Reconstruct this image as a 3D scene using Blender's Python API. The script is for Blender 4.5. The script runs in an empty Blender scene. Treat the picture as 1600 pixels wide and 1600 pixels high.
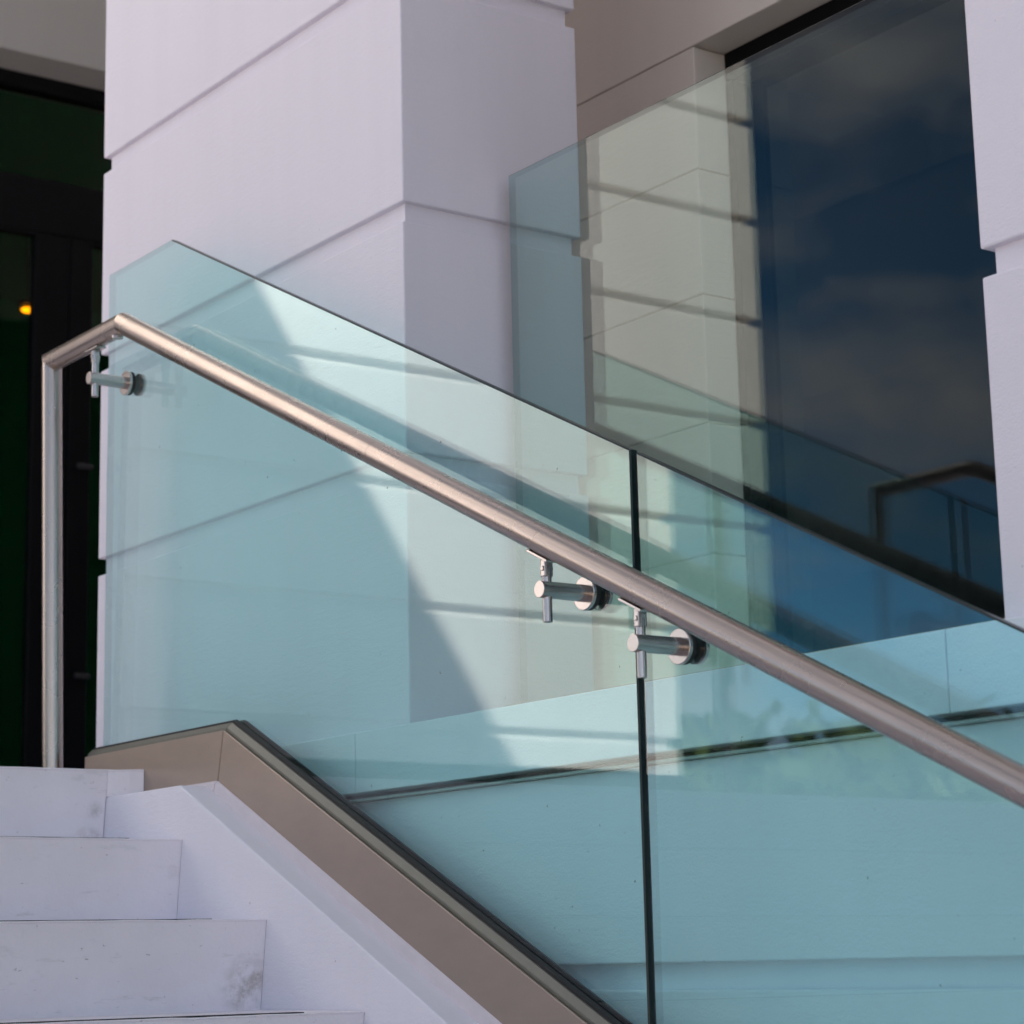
import bpy, bmesh, math, random
from mathutils import Vector, Matrix
random.seed(7)
S = bpy.context.scene
COL = S.collection

# ------------------------------------------------------------------ camera
cam = bpy.data.cameras.new('camera')
cam_o = bpy.data.objects.new('camera', cam); COL.objects.link(cam_o)
cam.sensor_width = 36.0
cam.lens = 36.0 * 3505.74 / 1600.0
cam.clip_start = 0.05; cam.clip_end = 2000.0
FW = Vector((0.5781785, 0.79219148, 0.19530047))
RT = Vector((0.81014969, -0.5858008, -0.02224638))
UP = Vector((-0.09678378, -0.171085, 0.98049111))
cam_o.matrix_world = Matrix(((RT.x, UP.x, -FW.x, 0), (RT.y, UP.y, -FW.y, 0), (RT.z, UP.z, -FW.z, 0), (0, 0, 0, 1)))
cam.dof.use_dof = True
cam.dof.focus_distance = 3.95
cam.dof.aperture_fstop = 6.3
S.camera = cam_o
S.render.resolution_x = 1024; S.render.resolution_y = 1024

# ------------------------------------------------------------------ light
SUN_V = Vector((0.40, -0.68, 0.619)).normalized()      # towards the sun
SUN_EL = math.asin(SUN_V.z); SUN_AZ = math.atan2(SUN_V.x, SUN_V.y)
W = bpy.data.worlds.new('World'); S.world = W; W.use_nodes = True
nt = W.node_tree; N = nt.nodes; L = nt.links; N.clear()
wo = N.new('ShaderNodeOutputWorld'); bg = N.new('ShaderNodeBackground'); bg.inputs['Strength'].default_value = 0.072
sky = N.new('ShaderNodeTexSky'); sky.sky_type = 'NISHITA'; sky.sun_disc = False
sky.sun_elevation = SUN_EL; sky.sun_rotation = SUN_AZ
sky.air_density = 0.5; sky.dust_density = 0.0; sky.ozone_density = 5.0
tc = N.new('ShaderNodeTexCoord'); mp = N.new('ShaderNodeMapping'); mp.inputs['Scale'].default_value = (1.0, 1.0, 2.2); mp.inputs['Location'].default_value = (2.09, 2.27, 2.61)
nz = N.new('ShaderNodeTexNoise'); nz.inputs['Scale'].default_value = 4.5; nz.inputs['Detail'].default_value = 8; nz.inputs['Roughness'].default_value = 0.55
rp = N.new('ShaderNodeValToRGB'); rp.color_ramp.elements[0].position = 0.43; rp.color_ramp.elements[1].position = 0.62
mx = N.new('ShaderNodeMixRGB'); mx.inputs['Color2'].default_value = (5.7, 5.4, 5.5, 1)
L.new(tc.outputs['Generated'], mp.inputs['Vector']); L.new(mp.outputs['Vector'], nz.inputs['Vector'])
L.new(nz.outputs['Fac'], rp.inputs['Fac']); L.new(rp.outputs['Color'], mx.inputs['Fac'])
tint = N.new('ShaderNodeMixRGB'); tint.blend_type = 'MULTIPLY'; tint.inputs['Fac'].default_value = 1.0; tint.inputs['Color2'].default_value = (0.72, 1.03, 0.94, 1)   # the photograph's deep teal blue
L.new(sky.outputs['Color'], tint.inputs['Color1']); L.new(tint.outputs['Color'], mx.inputs['Color1']); L.new(mx.outputs['Color'], bg.inputs['Color'])
L.new(bg.outputs['Background'], wo.inputs['Surface'])

sun = bpy.data.lights.new('sun', 'SUN'); sun.energy = 5.0; sun.angle = math.radians(0.53); sun.color = (1.0, 0.95, 0.87)
sun_o = bpy.data.objects.new('sun', sun); COL.objects.link(sun_o)
sun_o.rotation_euler = (-SUN_V).to_track_quat('-Z', 'Y').to_euler()

S.view_settings.view_transform = 'Standard'; S.view_settings.look = 'None'
S.view_settings.gamma = 1.0; S.view_settings.use_curve_mapping = False
S.view_settings.exposure = 1.45
S.cycles.max_bounces = 14; S.cycles.transparent_max_bounces = 24; S.cycles.diffuse_bounces = 6; S.cycles.glossy_bounces = 8
S.cycles.use_denoising = True

# ------------------------------------------------------------------ materials
def new_mat(name):
    m = bpy.data.materials.new(name); m.use_nodes = True
    return m, m.node_tree.nodes, m.node_tree.links, m.node_tree.nodes['Principled BSDF']
def noise(n, l, scale, detail=4, rough=0.55, vec=None, stretch=None):
    t = n.new('ShaderNodeTexNoise'); t.inputs['Scale'].default_value = scale; t.inputs['Detail'].default_value = detail; t.inputs['Roughness'].default_value = rough
    if vec is None:
        c = n.new('ShaderNodeNewGeometry'); vec = c.outputs['Position']
    if stretch:
        mpn = n.new('ShaderNodeMapping'); mpn.inputs['Scale'].default_value = stretch
        l.new(vec, mpn.inputs['Vector']); vec = mpn.outputs['Vector']
    l.new(vec, t.inputs['Vector'])
    return t
def ramp(n, l, fac, p0, p1, c0, c1):
    r = n.new('ShaderNodeValToRGB'); r.color_ramp.elements[0].position = p0; r.color_ramp.elements[1].position = p1
    r.color_ramp.elements[0].color = (*c0, 1); r.color_ramp.elements[1].color = (*c1, 1)
    l.new(fac, r.inputs['Fac']); return r
def mixc(n, l, a, b, fac, mode='MIX'):
    m = n.new('ShaderNodeMixRGB'); m.blend_type = mode
    for sock, v in ((m.inputs['Fac'], fac), (m.inputs['Color1'], a), (m.inputs['Color2'], b)):
        if hasattr(v, 'links'): l.new(v, sock)
        elif isinstance(v, (int, float)): sock.default_value = v
        else: sock.default_value = (*v, 1)
    return m.outputs['Color']
def bump(n, l, bsdf, height, strength, dist=0.002):
    b = n.new('ShaderNodeBump'); b.inputs['Strength'].default_value = strength; b.inputs['Distance'].default_value = dist
    l.new(height, b.inputs['Height']); l.new(b.outputs['Normal'], bsdf.inputs['Normal'])

def stucco(name, base, specks=0.35, brush=True):
    m, n, l, b = new_mat(name)
    big = noise(n, l, 1.7, 5)
    c = mixc(n, l, tuple(x * 0.955 for x in base), base, big.outputs['Fac'])
    sm = noise(n, l, 22, 3)
    r = ramp(n, l, sm.outputs['Fac'], 0.70, 0.80, (0, 0, 0), (1, 1, 1))
    c = mixc(n, l, c, tuple(x * 0.90 for x in base), mixc(n, l, (0, 0, 0), r.outputs['Color'], 0.5))
    fg = noise(n, l, 130, 3, 0.6, None, (0.5, 0.5, 1.5))
    c = mixc(n, l, c, tuple(x * 0.93 for x in base), mixc(n, l, (0, 0, 0), fg.outputs['Color'], 0.5))
    rs = noise(n, l, 7, 5, 0.6, None, (1, 1, 0.06))
    c = mixc(n, l, c, tuple(x * 0.90 for x in base), mixc(n, l, (0, 0, 0), ramp(n, l, rs.outputs['Fac'], 0.45, 0.75, (0, 0, 0), (1, 1, 1)).outputs['Color'], 0.45))
    sp = noise(n, l, 60, 2)
    r2 = ramp(n, l, sp.outputs['Fac'], 0.775, 0.79, (0, 0, 0), (specks, specks, specks))
    c = mixc(n, l, c, (0.18, 0.16, 0.15), r2.outputs['Color'])
    l.new(c, b.inputs['Base Color']); b.inputs['Roughness'].default_value = 0.72; b.inputs['Specular IOR Level'].default_value = 0.3
    f = noise(n, l, 260, 3); g = noise(n, l, 60, 4, 0.6, None, (0.4, 0.4, 1.6))
    h = n.new('ShaderNodeMath'); h.operation = 'ADD'; l.new(f.outputs['Fac'], h.inputs[0]); l.new(g.outputs['Fac'], h.inputs[1])
    bump(n, l, b, h.outputs['Value'], 0.38, 0.003)
    return m

WHITE = (0.79, 0.755, 0.825)
M_STUCCO = stucco('white_stucco', WHITE)
M_PLINTH = stucco('plinth_paint', (0.84, 0.82, 0.88), 0.55)
M_WALL = stucco('portico_wall_paint', (0.76, 0.69, 0.625), 0.2)
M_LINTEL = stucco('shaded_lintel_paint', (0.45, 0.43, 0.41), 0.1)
M_FAR = stucco('facade_paint', (0.89, 0.84, 0.81), 0.1)

def step_paint():
    m, n, l, b = new_mat('worn_white_step_paint')
    base = (0.85, 0.805, 0.845)
    big = noise(n, l, 3.1, 6, 0.6)
    c = mixc(n, l, (0.78, 0.735, 0.765), base, ramp(n, l, big.outputs['Fac'], 0.35, 0.65, (0, 0, 0), (1, 1, 1)).outputs['Color'])
    st = noise(n, l, 14, 5, 0.65, None, (0.35, 1, 1))
    c = mixc(n, l, c, (0.52, 0.51, 0.50), ramp(n, l, st.outputs['Fac'], 0.60, 0.74, (0, 0, 0), (0.55, 0.55, 0.55)).outputs['Color'])
    sc = noise(n, l, 95, 4, 0.72, None, (0.5, 1, 1))
    c = mixc(n, l, c, (0.20, 0.18, 0.16), ramp(n, l, sc.outputs['Fac'], 0.66, 0.72, (0, 0, 0), (0.6, 0.6, 0.6)).outputs['Color'])
    sm = noise(n, l, 26, 5, 0.7, None, (0.22, 1, 1.2))
    c = mixc(n, l, c, (0.40, 0.38, 0.36), ramp(n, l, sm.outputs['Fac'], 0.62, 0.72, (0, 0, 0), (0.4, 0.4, 0.4)).outputs['Color'])
    # brown water stains in the inner corners of a few steps
    geo = n.new('ShaderNodeNewGeometry')
    wob = noise(n, l, 30, 5, 0.7)
    for (x, y, z, rad) in ((2.14, 4.52, 0.268, 0.04), (2.135, 3.82, -0.045, 0.06), (2.15, 4.50, 0.335, 0.026), (2.165, 3.81, -0.03, 0.03)):
        d = n.new('ShaderNodeVectorMath'); d.operation = 'DISTANCE'; l.new(geo.outputs['Position'], d.inputs[0]); d.inputs[1].default_value = (x, y, z)
        mr = n.new('ShaderNodeMapRange'); mr.inputs['From Min'].default_value = rad; mr.inputs['From Max'].default_value = rad * 0.2
        l.new(d.outputs['Value'], mr.inputs['Value'])
        mu = n.new('ShaderNodeMath'); mu.operation = 'MULTIPLY'; l.new(mr.outputs['Result'], mu.inputs[0])
        wr = ramp(n, l, wob.outputs['Fac'], 0.40, 0.70, (0, 0, 0), (0.8, 0.8, 0.8)); l.new(wr.outputs['Color'], mu.inputs[1])
        c = mixc(n, l, c, (0.27, 0.23, 0.18), mu.outputs['Value'])
    l.new(c, b.inputs['Base Color']); b.inputs['Roughness'].default_value = 0.62; b.inputs['Specular IOR Level'].default_value = 0.35
    f = noise(n, l, 160, 4); g = noise(n, l, 18, 4)
    h = n.new('ShaderNodeMath'); h.operation = 'ADD'; l.new(f.outputs['Fac'], h.inputs[0]); l.new(g.outputs['Fac'], h.inputs[1])
    bump(n, l, b, h.outputs['Value'], 0.3, 0.003)
    return m
M_STEP = step_paint()

def steel(name, col, rough, stretch):
    m, n, l, b = new_mat(name)
    b.inputs['Metallic'].default_value = 1.0
    tcn = n.new('ShaderNodeTexCoord')
    br = noise(n, l, 1.0, 5, 0.65, tcn.outputs['UV'] if stretch else None, stretch)
    big = noise(n, l, 9, 4)
    c = mixc(n, l, tuple(x * 0.70 for x in col), tuple(x * 1.12 for x in col), br.outputs['Fac'])
    sp = noise(n, l, 150, 3)
    c = mixc(n, l, c, tuple(x * 0.55 for x in col), ramp(n, l, sp.outputs['Fac'], 0.68, 0.78, (0, 0, 0), (0.6, 0.6, 0.6)).outputs['Color'])
    l.new(c, b.inputs['Base Color'])
    mr = n.new('ShaderNodeMapRange'); mr.inputs['To Min'].default_value = rough * 0.75; mr.inputs['To Max'].default_value = rough * 1.3
    l.new(big.outputs['Fac'], mr.inputs['Value']); l.new(mr.outputs['Result'], b.inputs['Roughness'])
    bump(n, l, b, br.outputs['Fac'], 0.025, 0.0003)
    return m
M_STEEL = steel('brushed_stainless_steel', (0.49, 0.415, 0.37), 0.27, (330, 9, 1))
M_STEEL2 = steel('satin_steel_fittings', (0.60, 0.535, 0.50), 0.24, (330, 25, 1))

def bronze():
    m, n, l, b = new_mat('taupe_anodised_aluminium')
    b.inputs['Metallic'].default_value = 0.65; b.inputs['Roughness'].default_value = 0.38
    st = noise(n, l, 30, 4, 0.6, None, (1, 0.3, 1)); big = noise(n, l, 4, 4)
    c = mixc(n, l, (0.36, 0.285, 0.235), (0.45, 0.355, 0.29), st.outputs['Fac'])
    c = mixc(n, l, c, (0.31, 0.265, 0.225), mixc(n, l, (0, 0, 0), big.outputs['Color'], 0.4))
    l.new(c, b.inputs['Base Color'])
    bump(n, l, b, noise(n, l, 300, 2).outputs['Fac'], 0.05, 0.001)
    return m
M_BRONZE = bronze()

def plain(name, col, rough=0.5, metal=0.0, var=0.15):
    m, n, l, b = new_mat(name)
    t = noise(n, l, 20, 4)
    l.new(mixc(n, l, tuple(x * (1 - var) for x in col), col, t.outputs['Fac']), b.inputs['Base Color'])
    b.inputs['Roughness'].default_value = rough; b.inputs['Metallic'].default_value = metal
    return m
M_RUBBER = plain('black_rubber', (0.012, 0.012, 0.012), 0.6)
M_FRAME = plain('black_window_frame', (0.004, 0.004, 0.005), 0.5)
M_FRAME.node_tree.nodes['Principled BSDF'].inputs['Specular IOR Level'].default_value = 0.15
M_STRIP = plain('dark_anti_slip_strip', (0.03, 0.028, 0.035), 0.8)
M_LEDGE = plain('grey_ledge_flashing', (0.40, 0.40, 0.38), 0.55)
M_BEAD = plain('pinkish_sealant', (0.70, 0.64, 0.68), 0.7)
M_CAP = plain('olive_grey_glazing_cap', (0.205, 0.20, 0.165), 0.45, 0.3)
M_SHADEFILL = plain('dark_shade_fill', (0.05, 0.05, 0.05), 0.5)  # near-black colour standing in for shade in the plinth gap and facade foot
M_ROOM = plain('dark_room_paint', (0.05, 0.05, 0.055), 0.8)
M_ROOMG = plain('lobby_reflection_green', (0.05, 0.42, 0.22), 0.8)  # wall green stands in for greenery reflected in the door glass
M_ROOF = plain('pale_roof_render', (0.6, 0.59, 0.58), 0.8)
M_TRUNK = plain('bark', (0.10, 0.075, 0.05), 0.9, 0, 0.4)

def glass_mat(name, tint, f0=0.043, rough=0.0, dirt=False):
    """architectural float glass: tinted straight transmission and Fresnel reflection at each face"""
    m, n, l, b = new_mat(name); n.remove(b); out = n['Material Output']
    geo = n.new('ShaderNodeNewGeometry'); dt = n.new('ShaderNodeVectorMath'); dt.operation = 'DOT_PRODUCT'
    l.new(geo.outputs['Normal'], dt.inputs[0]); l.new(geo.outputs['Incoming'], dt.inputs[1])
    ab = n.new('ShaderNodeMath'); ab.operation = 'ABSOLUTE'; l.new(dt.outputs['Value'], ab.inputs[0])
    om = n.new('ShaderNodeMath'); om.operation = 'SUBTRACT'; om.inputs[0].default_value = 1.0; l.new(ab.outputs['Value'], om.inputs[1])
    pw = n.new('ShaderNodeMath'); pw.operation = 'POWER'; pw.inputs[1].default_value = 4.2; l.new(om.outputs['Value'], pw.inputs[0])
    ma = n.new('ShaderNodeMath'); ma.operation = 'MULTIPLY_ADD'; ma.inputs[1].default_value = 1 - f0; ma.inputs[2].default_value = f0; l.new(pw.outputs['Value'], ma.inputs[0])
    tr = n.new('ShaderNodeBsdfTransparent'); tr.inputs['Color'].default_value = (*tint, 1)
    gl = n.new('ShaderNodeBsdfGlossy'); gl.inputs['Roughness'].default_value = rough; gl.inputs['Color'].default_value = (1, 1, 1, 1)
    ms = n.new('ShaderNodeMixShader'); l.new(ma.outputs['Value'], ms.inputs['Fac']); l.new(tr.outputs['BSDF'], ms.inputs[1]); l.new(gl.outputs['BSDF'], ms.inputs[2])
    # dried specks and a breath of dust on the surface
    sp = noise(n, l, 55, 3, 0.6); df = n.new('ShaderNodeBsdfDiffuse'); df.inputs['Color'].default_value = (0.10, 0.10, 0.10, 1)
    sr = ramp(n, l, sp.outputs['Fac'], 0.735, 0.76, (0, 0, 0), (0.5, 0.5, 0.5))
    dn = noise(n, l, 3.0, 6, 0.65); dr_ = ramp(n, l, dn.outputs['Fac'], 0.40, 0.75, (0.0, 0.0, 0.0), (0.012, 0.012, 0.012))
    dd = n.new('ShaderNodeBsdfDiffuse'); dd.inputs['Color'].default_value = (0.6, 0.6, 0.58, 1)
    m2 = n.new('ShaderNodeMixShader'); l.new(dr_.outputs['Color'], m2.inputs['Fac']); l.new(ms.outputs['Shader'], m2.inputs[1]); l.new(dd.outputs['BSDF'], m2.inputs[2])
    m3 = n.new('ShaderNodeMixShader'); l.new(sr.outputs['Color'], m3.inputs['Fac']); l.new(m2.outputs['Shader'], m3.inputs[1]); l.new(df.outputs['BSDF'], m3.inputs[2])
    l.new((m3 if dirt else ms).outputs['Shader'], out.inputs['Surface'])
    return m
M_GLASS = glass_mat('teal_balustrade_glass', (0.82, 0.975, 0.965), dirt=True)
M_GLASS2 = glass_mat('pale_teal_panel_glass', (0.86, 0.965, 0.945), 0.021)
M_WINGLASS = glass_mat('dark_window_glass', (0.28, 0.31, 0.34), 0.055)
M_DOORGLASS = glass_mat('dark_door_glass', (0.62, 0.74, 0.66), 0.02)
def edge_mat():
    m, n, l, b = new_mat('polished_glass_edge')
    b.inputs['Base Color'].default_value = (0.012, 0.026, 0.025, 1); b.inputs['Roughness'].default_value = 0.28; b.inputs['Specular IOR Level'].default_value = 0.35
    # seen from inside the pane the cut edge mirrors the pane itself, so it reads as clear tinted glass
    geo = n.new('ShaderNodeNewGeometry'); tr = n.new('ShaderNodeBsdfTransparent'); tr.inputs['Color'].default_value = (0.74, 0.84, 0.84, 1)
    ms = n.new('ShaderNodeMixShader'); l.new(geo.outputs['Backfacing'], ms.inputs['Fac']); l.new(b.outputs['BSDF'], ms.inputs[1]); l.new(tr.outputs['BSDF'], ms.inputs[2])
    l.new(ms.outputs['Shader'], n['Material Output'].inputs['Surface'])
    return m
M_EDGE = edge_mat()
def paving():
    m, n, l, b = new_mat('warm_paving')
    br = n.new('ShaderNodeTexBrick'); br.inputs['Scale'].default_value = 1.0; br.inputs['Color1'].default_value = (0.56, 0.48, 0.42, 1); br.inputs['Color2'].default_value = (0.52, 0.44, 0.38, 1)
    br.inputs['Mortar'].default_value = (0.3, 0.27, 0.24, 1); br.inputs['Mortar Size'].default_value = 0.01
    geo = n.new('ShaderNodeNewGeometry'); l.new(geo.outputs['Position'], br.inputs['Vector'])
    c = mixc(n, l, br.outputs['Color'], (0.48, 0.43, 0.38), mixc(n, l, (0, 0, 0), noise(n, l, 0.6, 5).outputs['Color'], 0.5))
    l.new(c, b.inputs['Base Color']); b.inputs['Roughness'].default_value = 0.85
    return m
M_PAVE = paving()
def leafmat():
    m, n, l, b = new_mat('leaf')
    t = noise(n, l, 0.8, 4)
    l.new(ramp(n, l, t.outputs['Fac'], 0.35, 0.65, (0.045, 0.075, 0.02), (0.10, 0.14, 0.04)).outputs['Color'], b.inputs['Base Color'])
    b.inputs['Roughness'].default_value = 0.6
    return m
M_LEAF = leafmat()
def lampmat():
    m, n, l, b = new_mat('lit_amber_lamp')
    b.inputs['Base Color'].default_value = (1, 0.6, 0.1, 1); b.inputs['Emission Color'].default_value = (1.0, 0.21, 0.0, 1); b.inputs['Emission Strength'].default_value = 3.0
    return m
M_LAMP = lampmat()

# ------------------------------------------------------------------ helpers
def link(name, me, mats, parent=None):
    o = bpy.data.objects.new(name, me); COL.objects.link(o)
    for m in (mats if isinstance(mats, (list, tuple)) else [mats]): me.materials.append(m)
    if parent: o.parent = parent
    return o
def finish(bm, name, mats, parent=None, bevel=0.0, smooth=False, seg=2):
    bmesh.ops.recalc_face_normals(bm, faces=bm.faces)
    if bevel > 0:
        es = [e for e in bm.edges if len(e.link_faces) == 2 and e.calc_face_angle(0) > 0.35]
        bmesh.ops.bevel(bm, geom=es, offset=bevel, segments=seg, affect='EDGES', profile=0.5, clamp_overlap=True)
    if smooth:
        for f in bm.faces: f.smooth = True
        for e in bm.edges:
            if len(e.link_faces) == 2 and e.calc_face_angle(0) > 0.6: e.smooth = False
    me = bpy.data.meshes.new(name); bm.to_mesh(me); bm.free()
    return link(name, me, mats, parent)
def add_box(bm, x0, x1, y0, y1, z0, z1):
    v = [bm.verts.new((x, y, z)) for x in (x0, x1) for y in (y0, y1) for z in (z0, z1)]
    for q in ((0, 1, 3, 2), (4, 6, 7, 5), (0, 4, 5, 1), (2, 3, 7, 6), (0, 2, 6, 4), (1, 5, 7, 3)): bm.faces.new([v[i] for i in q])
def box(name, x0, x1, y0, y1, z0, z1, mat, parent=None, bevel=0.0, seg=2):
    bm = bmesh.new(); add_box(bm, x0, x1, y0, y1, z0, z1)
    return finish(bm, name, mat, parent, bevel, False, seg)
def add_prism(bm, poly, x0, x1):
    """polygon in the y-z plane pushed along x"""
    a = [bm.verts.new((x0, y, z)) for y, z in poly]; b = [bm.verts.new((x1, y, z)) for y, z in poly]
    fs = [bm.faces.new(a), bm.faces.new(b[::-1])]
    k = len(poly)
    sides = [bm.faces.new((a[i], b[i], b[(i + 1) % k], a[(i + 1) % k])) for i in range(k)]
    return fs, sides
def prism(name, poly, x0, x1, mat, parent=None, bevel=0.0):
    bm = bmesh.new(); add_prism(bm, poly, x0, x1)
    return finish(bm, name, mat, parent, bevel)
def pane(name, poly, x0, x1, gmat, parent):
    bm = bmesh.new(); fs, sides = add_prism(bm, poly, x0, x1)
    for f in sides: f.material_index = 1
    bmesh.ops.recalc_face_normals(bm, faces=bm.faces)
    big = set(fs); es = [e for e in bm.edges if sum(f in big for f in e.link_faces) == 1]
    bmesh.ops.bevel(bm, geom=es, offset=0.0026, segments=1, affect='EDGES', profile=0.5, material=1)   # ground arris
    return finish(bm, name, [gmat, M_EDGE], parent)
def tube(name, p, q, r, mat, parent=None, n0=None, n1=None, seg=40, cap=True, bevel=0.0):
    """round bar from p to q; end cuts lie in the planes with normals n0 / n1 (mitres)"""
    p, q = Vector(p), Vector(q); d = (q - p).normalized()
    u = d.orthogonal().normalized(); w = d.cross(u)
    bm = bmesh.new(); rings = []
    for c, nn in ((p, n0), (q, n1)):
        nn = Vector(nn).normalized() if nn is not None else d
        ring = []
        for i in range(seg):
            a = 2 * math.pi * i / seg
            o = u * math.cos(a) * r + w * math.sin(a) * r
            t = -(o.dot(nn)) / d.dot(nn)
            ring.append(bm.verts.new(c + o + d * t))
        rings.append(ring)
    uv = bm.loops.layers.uv.new('UVMap'); ln = (q - p).length; off = (p.x * 3.1 + p.y * 1.7) % 5
    for i in range(seg):
        f = bm.faces.new((rings[0][i], rings[0][(i + 1) % seg], rings[1][(i + 1) % seg], rings[1][i]))
        for lp, (a, t) in zip(f.loops, ((i, 0), (i + 1, 0), (i + 1, ln), (i, ln))): lp[uv].uv = (a / seg * 2 * math.pi * r + off, t)
    if cap:
        bm.faces.new(rings[0][::-1]); bm.faces.new(rings[1])
    bmesh.ops.recalc_face_normals(bm, faces=bm.faces)
    if bevel > 0:
        es = [e for e in bm.edges if len(e.link_faces) == 2 and e.calc_face_angle(0) > 1.0]
        bmesh.ops.bevel(bm, geom=es, offset=bevel, segments=2, affect='EDGES', profile=0.5)
    for f in bm.faces: f.smooth = True
    for e in bm.edges:
        if len(e.link_faces) == 2 and e.calc_face_angle(0) > 0.3: e.smooth = False
    me = bpy.data.meshes.new(name); bm.to_mesh(me); bm.free()
    o = link(name, me, mat, parent)
    return o
def thing(name, label, cat, loc=(0, 0, 0), group=None):
    o = bpy.data.objects.new(name, None); COL.objects.link(o); o.empty_display_size = 0.2
    o.location = (0, 0, 0)
    o['label'] = label; o['category'] = cat
    if group: o['group'] = group
    return o

# ------------------------------------------------------------------ the ground
GZ = -1.2745
bm = bmesh.new(); add_box(bm, -400, 400, -400, 400, GZ - 0.3, GZ)
g = finish(bm, 'ground', M_PAVE); g['kind'] = 'structure'

# ------------------------------------------------------------------ the stairs
YN, ZN, GO, RISE = 4.4946, 0.4255, 0.3466, 0.17
XS = 2.1758; XL = -2.2
st = thing('staircase', 'white painted concrete stairs with scuffed risers climbing to the dark entrance', 'stairs')
LEAN = 0.028
def step_mesh(k):
    y = YN - k * GO; z = ZN - k * RISE
    bm = bmesh.new(); nseg = 90; rows = []
    rng = random.Random(k * 13 + 1)
    for i in range(nseg + 1):
        x = XL + (XS - 0.001 - XL) * i / nseg
        j1 = rng.uniform(-1, 1) * 0.0014 + (rng.random() < 0.07) * rng.uniform(0, 0.003); j2 = rng.uniform(-1, 1) * 0.0010 - (rng.random() < 0.07) * rng.uniform(0, 0.0025)
        pts = [(y + LEAN, z - RISE - 0.003), (y + 0.004 + j1, z - 0.005), (y + 0.0015 + j1, z - 0.0015 + j2), (y + 0.006 + j1, z + j2 * 0.6), (y + 0.03, z), (y + GO + 0.07, z), (y + GO + 0.07, z - RISE - 0.003)]
        rows.append([bm.verts.new((x, a, b)) for a, b in pts])
    m = len(rows[0])
    for i in range(nseg):
        for j in range(m): bm.faces.new((rows[i][j], rows[i + 1][j], rows[i + 1][(j + 1) % m], rows[i][(j + 1) % m]))
    bm.faces.new(rows[0]); bm.faces.new(rows[-1][::-1])
    return bm
strip_end = {1: 2.06, 2: 2.062, 3: 2.057}
for k in range(1, 10):
    s = finish(step_mesh(k), 'step', M_STEP, st)
    box('anti_slip_strip', XL + 0.05, strip_end.get(k, 2.06), YN - k * GO + 0.013, YN - k * GO + 0.05, ZN - k * RISE - 0.01, ZN - k * RISE + 0.0016, M_STRIP, s)
SL = 0.487
prism('stringer', [(5.06, 0.3664), (4.1665, 0.3664), (1.0, 0.3664 - SL * 3.1665), (1.0, GZ - 0.01), (5.06, GZ - 0.01)], XS, 2.352, M_PLINTH, st, 0.003)
# landing slab, its front edge overhangs the stringer as far as the metal channel
bm = bmesh.new(); rng = random.Random(99)
def landing_run(xa, xb, nseg, yf, zb, lean, amp, yend=None):
    rows = []; ya = yf
    for i in range(nseg + 1):
        x = xa + (xb - xa) * i / nseg; y0 = yf
        if yend is not None: yf = y0 = ya + (yend - ya) * i / nseg
        j1 = rng.uniform(-1, 1) * amp; j2 = rng.uniform(-1, 1) * amp * 0.9
        pts = [(yf + lean, zb), (yf + 0.004 + j1, ZN - 0.006), (yf + 0.0015 + j1, ZN - 0.002 + j2), (yf + 0.007 + j1, ZN + j2 * 0.6), (8.7, ZN), (8.7, zb)]
        rows.append([bm.verts.new((x, a, b)) for a, b in pts])
    for i in range(nseg):
        for j in range(6): bm.faces.new((rows[i][j], rows[i + 1][j], rows[i + 1][(j + 1) % 6], rows[i][(j + 1) % 6]))
    bm.faces.new(rows[0]); bm.faces.new(rows[-1][::-1])
landing_run(XL, XS - 0.002, 90, YN, 0.25, 0.028, 0.0016)
landing_run(XS - 0.0015, 2.2450, 5, YN - 0.002, 0.3668, 0.004, 0.0012, YN - 0.032)
lf = finish(bm, 'landing_floor', M_STEP); lf['kind'] = 'structure'
bm = bmesh.new(); add_box(bm, 2.246, 12, 5.075, 8.7, 0.2, ZN - 0.004)
pf = finish(bm, 'porch_floor', M_STEP); pf['kind'] = 'structure'

# ------------------------------------------------------------------ rusticated pillars
Z1, SP, GH, GD = 2.0574, 0.5273, 0.043, 0.0155
XP, XPB = 2.4161, 2.878
ZPL = 0.4522
def pillar(label, y0, y1):
    p = thing('pillar', label, 'pillar', group='white rusticated pillars of the portico')
    box('core', XP + GD, XPB - GD, y0 + GD, y1 - GD, ZPL, 6.10, M_STUCCO, p)
    # courses: block bottoms at Z1 - k*SP
    tops = [ZPL + 0.001]; k = 3
    edges = []
    zb = ZPL + 0.001; k = 2
    while zb < 6.3:
        zt = Z1 - k * SP
        top = zt - GH if zt - GH < 6.09 else 6.09
        edges.append((zb, min(top, 6.09))); zb = zt; k -= 1
    for a, b in edges:
        if b - a > 0.05: box('block', XP, XPB, y0, y1, a, b, M_STUCCO, p, 0.0035)
    return p
pillar('white rusticated pillar whose two faces rise behind the corner of the stair glass', 3.6658, 5.0697)
pillar('white rusticated pillar cut off by the right edge, standing before the dark window', 0.70, 2.1344)

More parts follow.
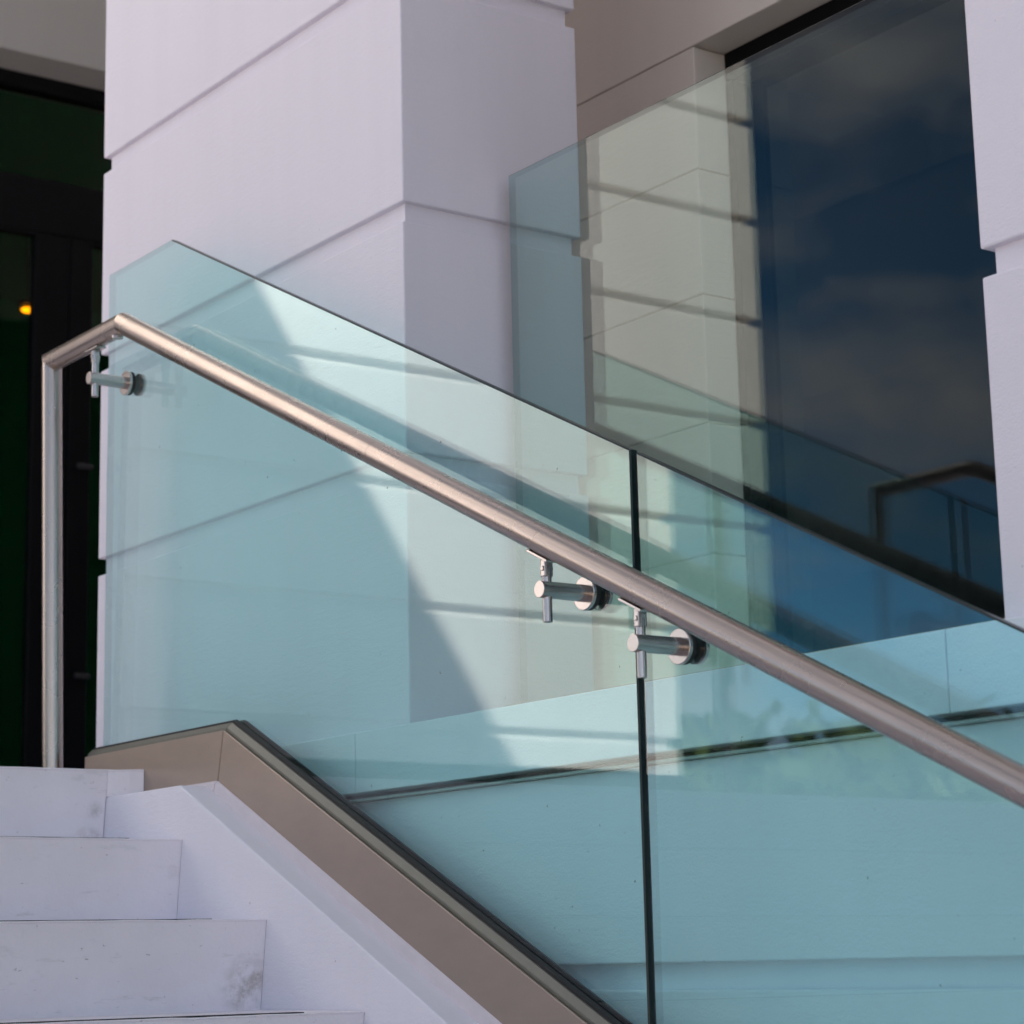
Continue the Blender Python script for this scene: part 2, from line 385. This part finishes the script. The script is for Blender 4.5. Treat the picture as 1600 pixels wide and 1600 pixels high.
# ------------------------------------------------------------------ plinth wall under the pillars
pl = thing('plinth_wall', 'low white plinth wall with a dark shadow gap running behind the stair glass', 'wall')
XPL = 2.3861
for a, b in ((3.8212, 5.07), (2.2222, 3.8188), (0.45, 2.2198)):
    box('coping_panel', XPL, 3.42, a, b, 0.3304, ZPL - 0.001, M_PLINTH, pl, 0.002)
box('recess', XPL + 0.045, 3.41, 0.46, 5.069, 0.29, 0.3304, M_SHADEFILL, pl)  # the gap's shade is put into this dark colour
prism_y = None
bm = bmesh.new()   # sloping flashing lip below the shadow gap
pts = [(XPL - 0.016, 0.3115), (XPL - 0.016, 0.3145), (XPL + 0.03, 0.3225), (XPL + 0.05, 0.3225), (XPL + 0.05, 0.3115)]
a = [bm.verts.new((x, 0.45, z)) for x, z in pts]; b = [bm.verts.new((x, 5.06, z)) for x, z in pts]
bm.faces.new(a); bm.faces.new(b[::-1])
for i in range(5): bm.faces.new((a[i], a[(i + 1) % 5], b[(i + 1) % 5], b[i]))
finish(bm, 'ledge_strip', M_LEDGE, pl)
box('wall_course', XPL + 0.004, 3.40, 0.455, 5.06, -0.0120, 0.3110, M_PLINTH, pl, 0.003)
box('wall_course', XPL + 0.004, 3.40, 0.455, 5.06, GZ - 0.01, -0.055, M_PLINTH, pl, 0.003)
box('wall_core', XPL + 0.030, 3.39, 0.50, 5.0, GZ - 0.02, 0.30, M_PLINTH, pl)

# ------------------------------------------------------------------ stair balustrade: channel, gasket, two panes
XG, TG = 2.2758, 0.0175
YJ, GAP = 2.7865, 0.014
P2Z, P2Y = -0.47, 0.14
MG, YGK, ZG, YG0 = 0.5006, 4.4159, 1.6313, 4.737
gtop = lambda y: ZG - MG * (YGK - y)
ba = thing('glass_balustrade', 'teal glass balustrade climbing beside the stairs in a taupe metal channel', 'balustrade')
MC, YCK, ZC = 0.4845, 4.1085, 0.4775
ctop = lambda y: ZC if y >= YCK else ZC - MC * (YCK - y)
pane('glass_pane', [(YG0, 0.40), (YG0, ZG), (YGK, ZG), (YJ, gtop(YJ)), (YJ, ctop(YJ) - 0.05), (YCK, ZC - 0.06), (YCK + 0.2, 0.40)], XG, XG + TG, M_GLASS, ba)
p2 = pane('glass_pane', [(YJ - GAP, gtop(YJ - GAP)), (1.25, gtop(1.25)), (1.25, ctop(1.25) - 0.05), (YJ - GAP, ctop(YJ - GAP) - 0.05)], XG, XG + TG, M_GLASS, ba)
def sweep_yz(prof, y_far, y_near, kink=True, inset=0.0):
    """profile [(x, perpendicular offset)] along the level run and the slope, mitred at the kink"""
    th = math.atan(MC); out = []
    nrm_s = Vector((0, -math.sin(th), math.cos(th)))
    # mitre: point at perpendicular offset h from both lines
    def far(x, h): return (x, y_far, ZC + h)
    def kin(x, h): return (x, YCK - h * math.tan(th / 2), ZC + h)
    def near(x, h): return (x, y_near + nrm_s.y * 0, ZC - MC * (YCK - y_near) + h / math.cos(th))
    return far, kin, near
def channel_piece(name, prof, which, mat, parent, y_far=4.768, y_near=1.2, gap=0.0012):
    far, kin, near = sweep_yz(prof, y_far, y_near)
    bm = bmesh.new()
    if which == 'level': A = [far(*q) for q in prof]; B = [kin(*q) for q in prof]; B = [(x, y + gap, z) for x, y, z in B]
    else:
        A = [kin(*q) for q in prof]; A = [(x, y - gap, z - gap * MC) for x, y, z in A]; B = [near(*q) for q in prof]
    A = [bm.verts.new(v) for v in A]; B = [bm.verts.new(v) for v in B]; k = len(prof)
    bm.faces.new(A); bm.faces.new(B[::-1])
    for i in range(k): bm.faces.new((A[i], A[(i + 1) % k], B[(i + 1) % k], B[i]))
    return finish(bm, name, mat, parent, 0.0012 if mat is M_BRONZE else 0.0)
XC = 2.2458
outer = [(XC, -0.125), (XC, 0.0), (XC + 0.0045, 0.0), (XC + 0.0045, -0.004), (2.2675, -0.004), (2.2675, -0.125)]
cap = [(XC + 0.0078, -0.0038), (XC + 0.0078, 0.006), (2.2635, 0.0165), (2.2673, 0.0165), (2.2673, -0.0038)]
bead = [(XC - 0.0075, -0.128), (XC - 0.0055, -0.108), (XC - 0.0003, -0.102), (XC - 0.0003, -0.128)]
inner = [(2.3000, -0.125), (2.3000, 0.0185), (2.3030, 0.0185), (2.3185, 0.0035), (2.3225, 0.0), (2.3225, -0.125)]
rub_o = [(2.2676, -0.09), (2.2676, 0.0215), (2.2757, 0.0235), (2.2757, -0.09)]
rub_i = [(2.2934, -0.09), (2.2934, 0.0235), (2.2999, 0.0215), (2.2999, -0.09)]
for w in ('level', 'slope'):
    channel_piece('cover_panel', outer, w, M_BRONZE, ba)
    channel_piece('rear_cover', inner, w, M_BRONZE, ba)
    channel_piece('cap_strip', cap, w, M_CAP, ba)
    channel_piece('sealant_bead', bead, w, M_BEAD, ba)
    channel_piece('gasket', rub_o, w, M_RUBBER, ba)
    channel_piece('gasket', rub_i, w, M_RUBBER, ba)

p2.matrix_world = Matrix.Translation((XG, YJ - GAP, 0.5)) @ Matrix.Rotation(math.radians(P2Z), 4, 'Z') @ Matrix.Rotation(math.radians(P2Y), 4, 'Y') @ Matrix.Translation((-XG, -(YJ - GAP), -0.5))   # this pane sits a hair out of plane

# ------------------------------------------------------------------ glass panel between the pillars
bb = thing('glass_guard', 'upright clear glass guard pane set between the two white pillars', 'glass guard')
X2 = 2.6591
pane('glass_pane', [(2.165, 0.475), (2.165, 1.619), (3.6308, 1.619), (3.6308, 0.475)], X2, X2 + TG, M_GLASS2, bb)
box('base_channel', X2 - 0.02, X2 + TG + 0.02, 2.14, 3.66, ZPL, 0.50, M_BRONZE, bb)

# ------------------------------------------------------------------ handrail
XR, RR = 2.1857, 0.0248
YP, YK, ZR, MR = 4.8552, 4.4699, 1.431, 0.483
hr = thing('handrail', 'brushed stainless steel handrail with mitred corners running down the stair glass', 'handrail')
pk = Vector((XR, YK, ZR)); pp = Vector((XR, YP, ZR))
YE = 1.15; pe = Vector((XR, YE, ZR - MR * (YK - YE)))
dr = (pk - pp).normalized(); ds = (pe - pk).normalized(); dd = Vector((0, 0, -1))
mk = (dr + ds).normalized(); mp_ = (dr - dd).normalized()
bpt = Vector((XR + 0.021, YP, ZN - 0.01))
tube('post', bpt, pp, RR * 0.97, M_STEEL, hr, None, (Vector((0, 0, 1)) + dr).normalized())
tube('return_rail', pp, pk, RR, M_STEEL, hr, (Vector((0, 0, 1)) + dr).normalized(), mk)
# the long rail is welded up from lengths; each weld is a fine seam
ys = [YK, 3.415, 2.905, YE]
rails = []
for i in range(3):
    a = Vector((XR, ys[i], ZR - MR * (YK - ys[i]))); b = Vector((XR, ys[i + 1], ZR - MR * (YK - ys[i + 1])))
    if i > 0: a = a + ds * 0.0005
    tube('rail', a, b, RR, M_STEEL, hr, mk if i == 0 else None, None)
def bracket(y, z, level):
    b = bpy.data.objects.new('bracket', None); COL.objects.link(b); b.parent = hr
    tube('standoff', (XR - 0.0165, y, z), (XG - 0.0155, y, z), 0.0142, M_STEEL2, b, bevel=0.0008)
    tube('collar', (XG - 0.030, y, z), (XG - 0.0150, y, z), 0.0146, M_STEEL2, b, bevel=0.0008)
    tube('disc', (XG - 0.0152, y, z), (XG - 0.0080, y, z), 0.0285, M_STEEL2, b, bevel=0.0012)
    tube('rubber_washer', (XG - 0.0080, y, z), (XG - 0.0003, y, z), 0.0278, M_RUBBER, b)
    tube('rear_washer', (XG + TG + 0.0003, y, z), (XG + TG + 0.003, y, z), 0.026, M_RUBBER, b)
    tube('rear_disc', (XG + TG + 0.003, y, z), (XG + TG + 0.010, y, z), 0.0265, M_STEEL2, b, bevel=0.0012)
    zt = (ZR if level else ZR - MR * (YK - y)) - RR / (1 if level else math.cos(math.atan(MR)))
    tube('pin', (XR, y, z - (0.043 if level else 0.054)), (XR, y, zt - 0.018), 0.0079, M_STEEL2, b, bevel=0.001)
    # forked knuckle with its screw, and the saddle plate under the tube
    box('knuckle', XR - 0.0085, XR + 0.0085, y - 0.0075, y + 0.0075, zt - 0.034, zt - 0.003, M_STEEL2, b, 0.003)
    tube('screw', (XR - 0.0105, y, zt - 0.019), (XR + 0.0105, y, zt - 0.019), 0.0042, M_STEEL2, b, bevel=0.0008)
    d = dr if level else ds
    up = Vector((0, -d.z, d.y)); up = up if up.z > 0 else -up
    cen = Vector((XR, y, ZR if level else ZR - MR * (YK - y))) - up * (RR + 0.0015)
    bm = bmesh.new(); add_box(bm, -0.0125, 0.0125, -0.030, 0.030, -0.0024, 0.0020)
    bm.transform(Matrix.Translation(cen) @ Matrix((Vector((1, 0, 0)), d, up)).transposed().to_4x4())
    finish(bm, 'saddle', M_STEEL2, b, 0.0008)
tube('plug', (XR, 4.502, ZR - RR - 0.0025), (XR, 4.502, ZR - RR + 0.004), 0.013, M_STEEL2, hr, bevel=0.001)
bracket(4.615, 1.335, True)
bracket(2.902, 0.592, False)
bracket(2.6645, 0.4735, False)

# ------------------------------------------------------------------ middle handrail of the stairs (left of the frame, mirrored in the glass)
h2 = thing('handrail', 'free standing steel handrail in the middle of the stairs, seen only mirrored in glass', 'handrail')
X3, YP3, YK3, YE3 = 0.17, 5.06, 4.65, 1.35
ZR3 = ZR + 0.03
q0 = Vector((X3, YP3, ZR3)); q1 = Vector((X3, YK3, ZR3)); q2 = Vector((X3, YE3, ZR3 - MR * (YK3 - YE3)))
e1 = (q1 - q0).normalized(); e2 = (q2 - q1).normalized()
tube('post', (X3, YP3, ZN - 0.01), q0, RR, M_STEEL, h2, None, (Vector((0, 0, 1)) + e1).normalized())
tube('return_rail', q0, q1, RR, M_STEEL, h2, (Vector((0, 0, 1)) + e1).normalized(), (e1 + e2).normalized())
tube('rail', q1, q2, RR, M_STEEL, h2, (e1 + e2).normalized(), (e2 - Vector((0, 0, 1))).normalized())
tube('post', q2, (X3, YE3, GZ + 0.1), RR, M_STEEL, h2, (e2 - Vector((0, 0, 1))).normalized(), None)

# ------------------------------------------------------------------ the building behind the pillars
YF_ROOF = 7.99
XW, XWG = 3.4312, 3.5871
YWI = 3.9036                                  # far jamb of the window
ZL = 2.1880                                   # underside of the lintel
sw = thing('window_wall', 'shaded beige portico wall of flush courses around a big dark window', 'wall')
SW = 0.3162
YW0 = 0.9                                     # near jamb, hidden by the pillar
k = 0
zt = ZL
while zt > ZPL + 0.02:
    zb = max(zt - SW, ZPL + 0.002)
    for (a, b) in ((YWI, 6.0), (-3.0, YW0)):
        box('wall_panel', XW, 3.66, a, b, zb, zt - 0.0035, M_WALL, sw, 0.003)
    zt -= SW
zt = ZL
while zt < 6.3:
    box('wall_panel', XW, 3.66, -3.0, 6.0, zt, min(zt + 1.26, 6.09), M_WALL, sw, 0.003)
    zt += 1.265
box('backing', XW + 0.008, 3.64, YWI + 0.008, 5.99, ZPL - 0.2, ZL - 0.01, M_WALL, sw)
w = bpy.data.objects.new('window', None); COL.objects.link(w); w.parent = sw
def frame_box(a, b, c, d, e, f): box('frame', a, b, c, d, e, f, M_FRAME, w, 0.002)
frame_box(3.53, 3.60, YW0, YWI - 0.001, ZL - 0.075, ZL - 0.001)
frame_box(3.53, 3.60, YWI - 0.03, YWI - 0.001, ZPL, ZL - 0.076)
frame_box(3.53, 3.60, YW0, YW0 + 0.05, ZPL, ZL - 0.076)
frame_box(3.53, 3.60, YW0 + 0.051, YWI - 0.031, ZPL, ZPL + 0.04)
box('pane', XWG, XWG + 0.008, YW0 + 0.05, YWI - 0.03, ZPL + 0.041, ZL - 0.076, M_WINGLASS, w)
# unlit room behind the window
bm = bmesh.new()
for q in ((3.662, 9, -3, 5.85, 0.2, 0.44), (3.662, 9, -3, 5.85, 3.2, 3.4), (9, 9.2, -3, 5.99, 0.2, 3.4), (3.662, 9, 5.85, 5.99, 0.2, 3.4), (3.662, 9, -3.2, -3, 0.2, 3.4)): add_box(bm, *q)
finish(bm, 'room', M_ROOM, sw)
box('portico_roof', 2.33, 14, -30, YF_ROOF, 6.102, 6.40, M_ROOF, sw)  # eave set by its shadow edge; run on out of view to cut light
box('light_blocker_wall', 2.42, 3.66, -0.75, -0.45, GZ, 6.10, M_WALL, sw)  # added out of view to block light entering the portico from this end
box('rear_block', 3.67, 14, -30, -3.21, GZ, 6.10, M_WALL, sw)  # unseen building mass, lengthened to cut light from the near side

# ------------------------------------------------------------------ entrance facade at the head of the stairs
YF = 8.0; XFL = -2.06; YD = 8.40; ZLD = 3.7175; XO = 1.35
ef = thing('entrance_facade', 'grooved white entrance wall with dark glazed doors under a grey lintel', 'facade')
k = 3; zb = 0.83
edges = []
while zb < 6.3:
    zt = Z1 - (k - 1) * SP
    edges.append((zb, min(zt - 0.050, 6.70))); zb = zt; k -= 1
edges = [e for e in edges if e[1] - e[0] > 0.05]
for a, b in edges: box('block', XFL, XO, YF, YF + 0.45, a, b, M_FAR, ef, 0.004)
box('core', XFL + 0.034, XO - 0.034, YF + 0.036, 13, ZN - 0.3, 6.70, M_FAR, ef)
box('added_dark_foot', XFL + 0.004, XO - 0.004, YF + 0.006, YF + 0.44, GZ, 0.826, M_SHADEFILL, ef)  # added dark foot that ends the sunlit wall's bright reflection
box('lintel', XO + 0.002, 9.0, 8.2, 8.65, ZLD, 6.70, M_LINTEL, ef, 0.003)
box('roof', XFL - 0.05, 14, YF - 0.05, 13.3, 6.722, 6.9, M_ROOF, ef)
z0 = ZN
box('door_head', XO + 0.002, 9.0, YD, YD + 0.08, 3.655, ZLD - 0.002, M_FRAME, ef)
box('transom_bar', XO + 0.002, 9.0, YD, YD + 0.08, 3.030, 3.265, M_FRAME, ef, 0.003)
box('transom_pane', XO + 0.002, 9.0, YD + 0.03, YD + 0.04, 3.266, 3.654, M_DOORGLASS, ef)
lead = [(2.10, 2.965), (2.975, 3.853), (3.861, 4.74), (4.75, 5.62)]
for i, (a, b) in enumerate(lead):
    d = bpy.data.objects.new('door', None); COL.objects.link(d); d.parent = ef
    sl = 0.152 if i == 1 else 0.10
    box('stile', a, a + 0.10, YD + 0.002, YD + 0.055, z0, 3.028, M_FRAME, d, 0.004)
    box('stile', b - sl, b, YD + 0.002, YD + 0.055, z0, 3.028, M_FRAME, d, 0.004)
    box('top_rail', a + 0.101, b - sl - 0.001, YD + 0.004, YD + 0.053, 3.015, 3.028, M_FRAME, d)
    box('bottom_rail', a + 0.101, b - sl - 0.001, YD + 0.004, YD + 0.053, z0, 0.75, M_FRAME, d)
    box('pane', a + 0.101, b - sl - 0.001, YD + 0.022, YD + 0.032, 0.751, 3.014, M_DOORGLASS, d)
    if i == 2:
        for zz in (2.045, 1.17):
            tube('hinge', (3.90, YD - 0.012, zz), (3.965, YD - 0.012, zz), 0.012, plain('dull_hinge', (0.06, 0.06, 0.065), 0.4, 0.5), d)
box('side_light', XO + 0.002, 2.098, YD + 0.01, YD + 0.06, z0, 3.028, M_FRAME, ef)
box('side_light', 5.63, 9.0, YD + 0.01, YD + 0.06, z0, 3.028, M_FRAME, ef)
bm = bmesh.new()
for q in ((XO, 9, 13, 13.2, 0.2, 4.4), (XO, 9, 8.7, 13, 0.2, 0.40), (XO, 9, 8.66, 13, 4.2, 4.4), (9.0, 9.2, 8.2, 13.2, 0.2, 4.4)): add_box(bm, *q)
finish(bm, 'lobby_shell', M_ROOMG, ef)

# amber lamp glowing inside the lobby
la = thing('ceiling_lamp', 'small amber lamp glowing inside behind the dark door glass', 'lamp')
LP = Vector((3.580, 8.2, 2.6176)) * (11.0 / 8.2)
bm = bmesh.new(); bmesh.ops.create_uvsphere(bm, u_segments=20, v_segments=10, radius=0.027)
bmesh.ops.scale(bm, vec=(1.25, 1, 0.55), verts=bm.verts); bmesh.ops.translate(bm, vec=LP, verts=bm.verts)
finish(bm, 'bulb', M_LAMP, la, 0, True)
tube('rod', LP + Vector((0, 0, 0.02)), (LP.x, LP.y, 4.2), 0.006, M_FRAME, la)
tube('shade', LP + Vector((0, 0, 0.024)), LP + Vector((0, 0, 0.05)), 0.05, M_FRAME, la)

# ------------------------------------------------------------------ trees across the forecourt (seen mirrored in the glass)
def far_wood():
    bm = bmesh.new(); rng = random.Random(5)
    for i in range(110):
        ang = math.radians(rng.uniform(15, 100)); r = rng.uniform(48, 62)
        cx, cy = -r * math.sin(ang), r * math.cos(ang); h = rng.uniform(5.6, 7.4); w_ = rng.uniform(2.5, 4.5)
        for j in range(420):
            while True:
                p = Vector((rng.uniform(-1, 1), rng.uniform(-1, 1), rng.uniform(-1, 1)))
                if 0.35 < p.length < 1: break
            c = Vector((cx + p.x * w_, cy + p.y * w_, GZ + h * 0.58 + p.z * h * 0.45))
            n = Vector((rng.gauss(0, 1), rng.gauss(0, 1), rng.gauss(0.3, 1))).normalized(); u = n.orthogonal().normalized() * rng.uniform(0.28, 0.6); v = n.cross(u)
            vs = [bm.verts.new(c + u), bm.verts.new(c + v * 0.6), bm.verts.new(c - u), bm.verts.new(c - v * 0.6)]
            bm.faces.new(vs)
    me = bpy.data.meshes.new('far_wood'); bm.to_mesh(me); bm.free()
    o = link('far_wood', me, M_LEAF); o['kind'] = 'stuff'
    return o
far_wood()
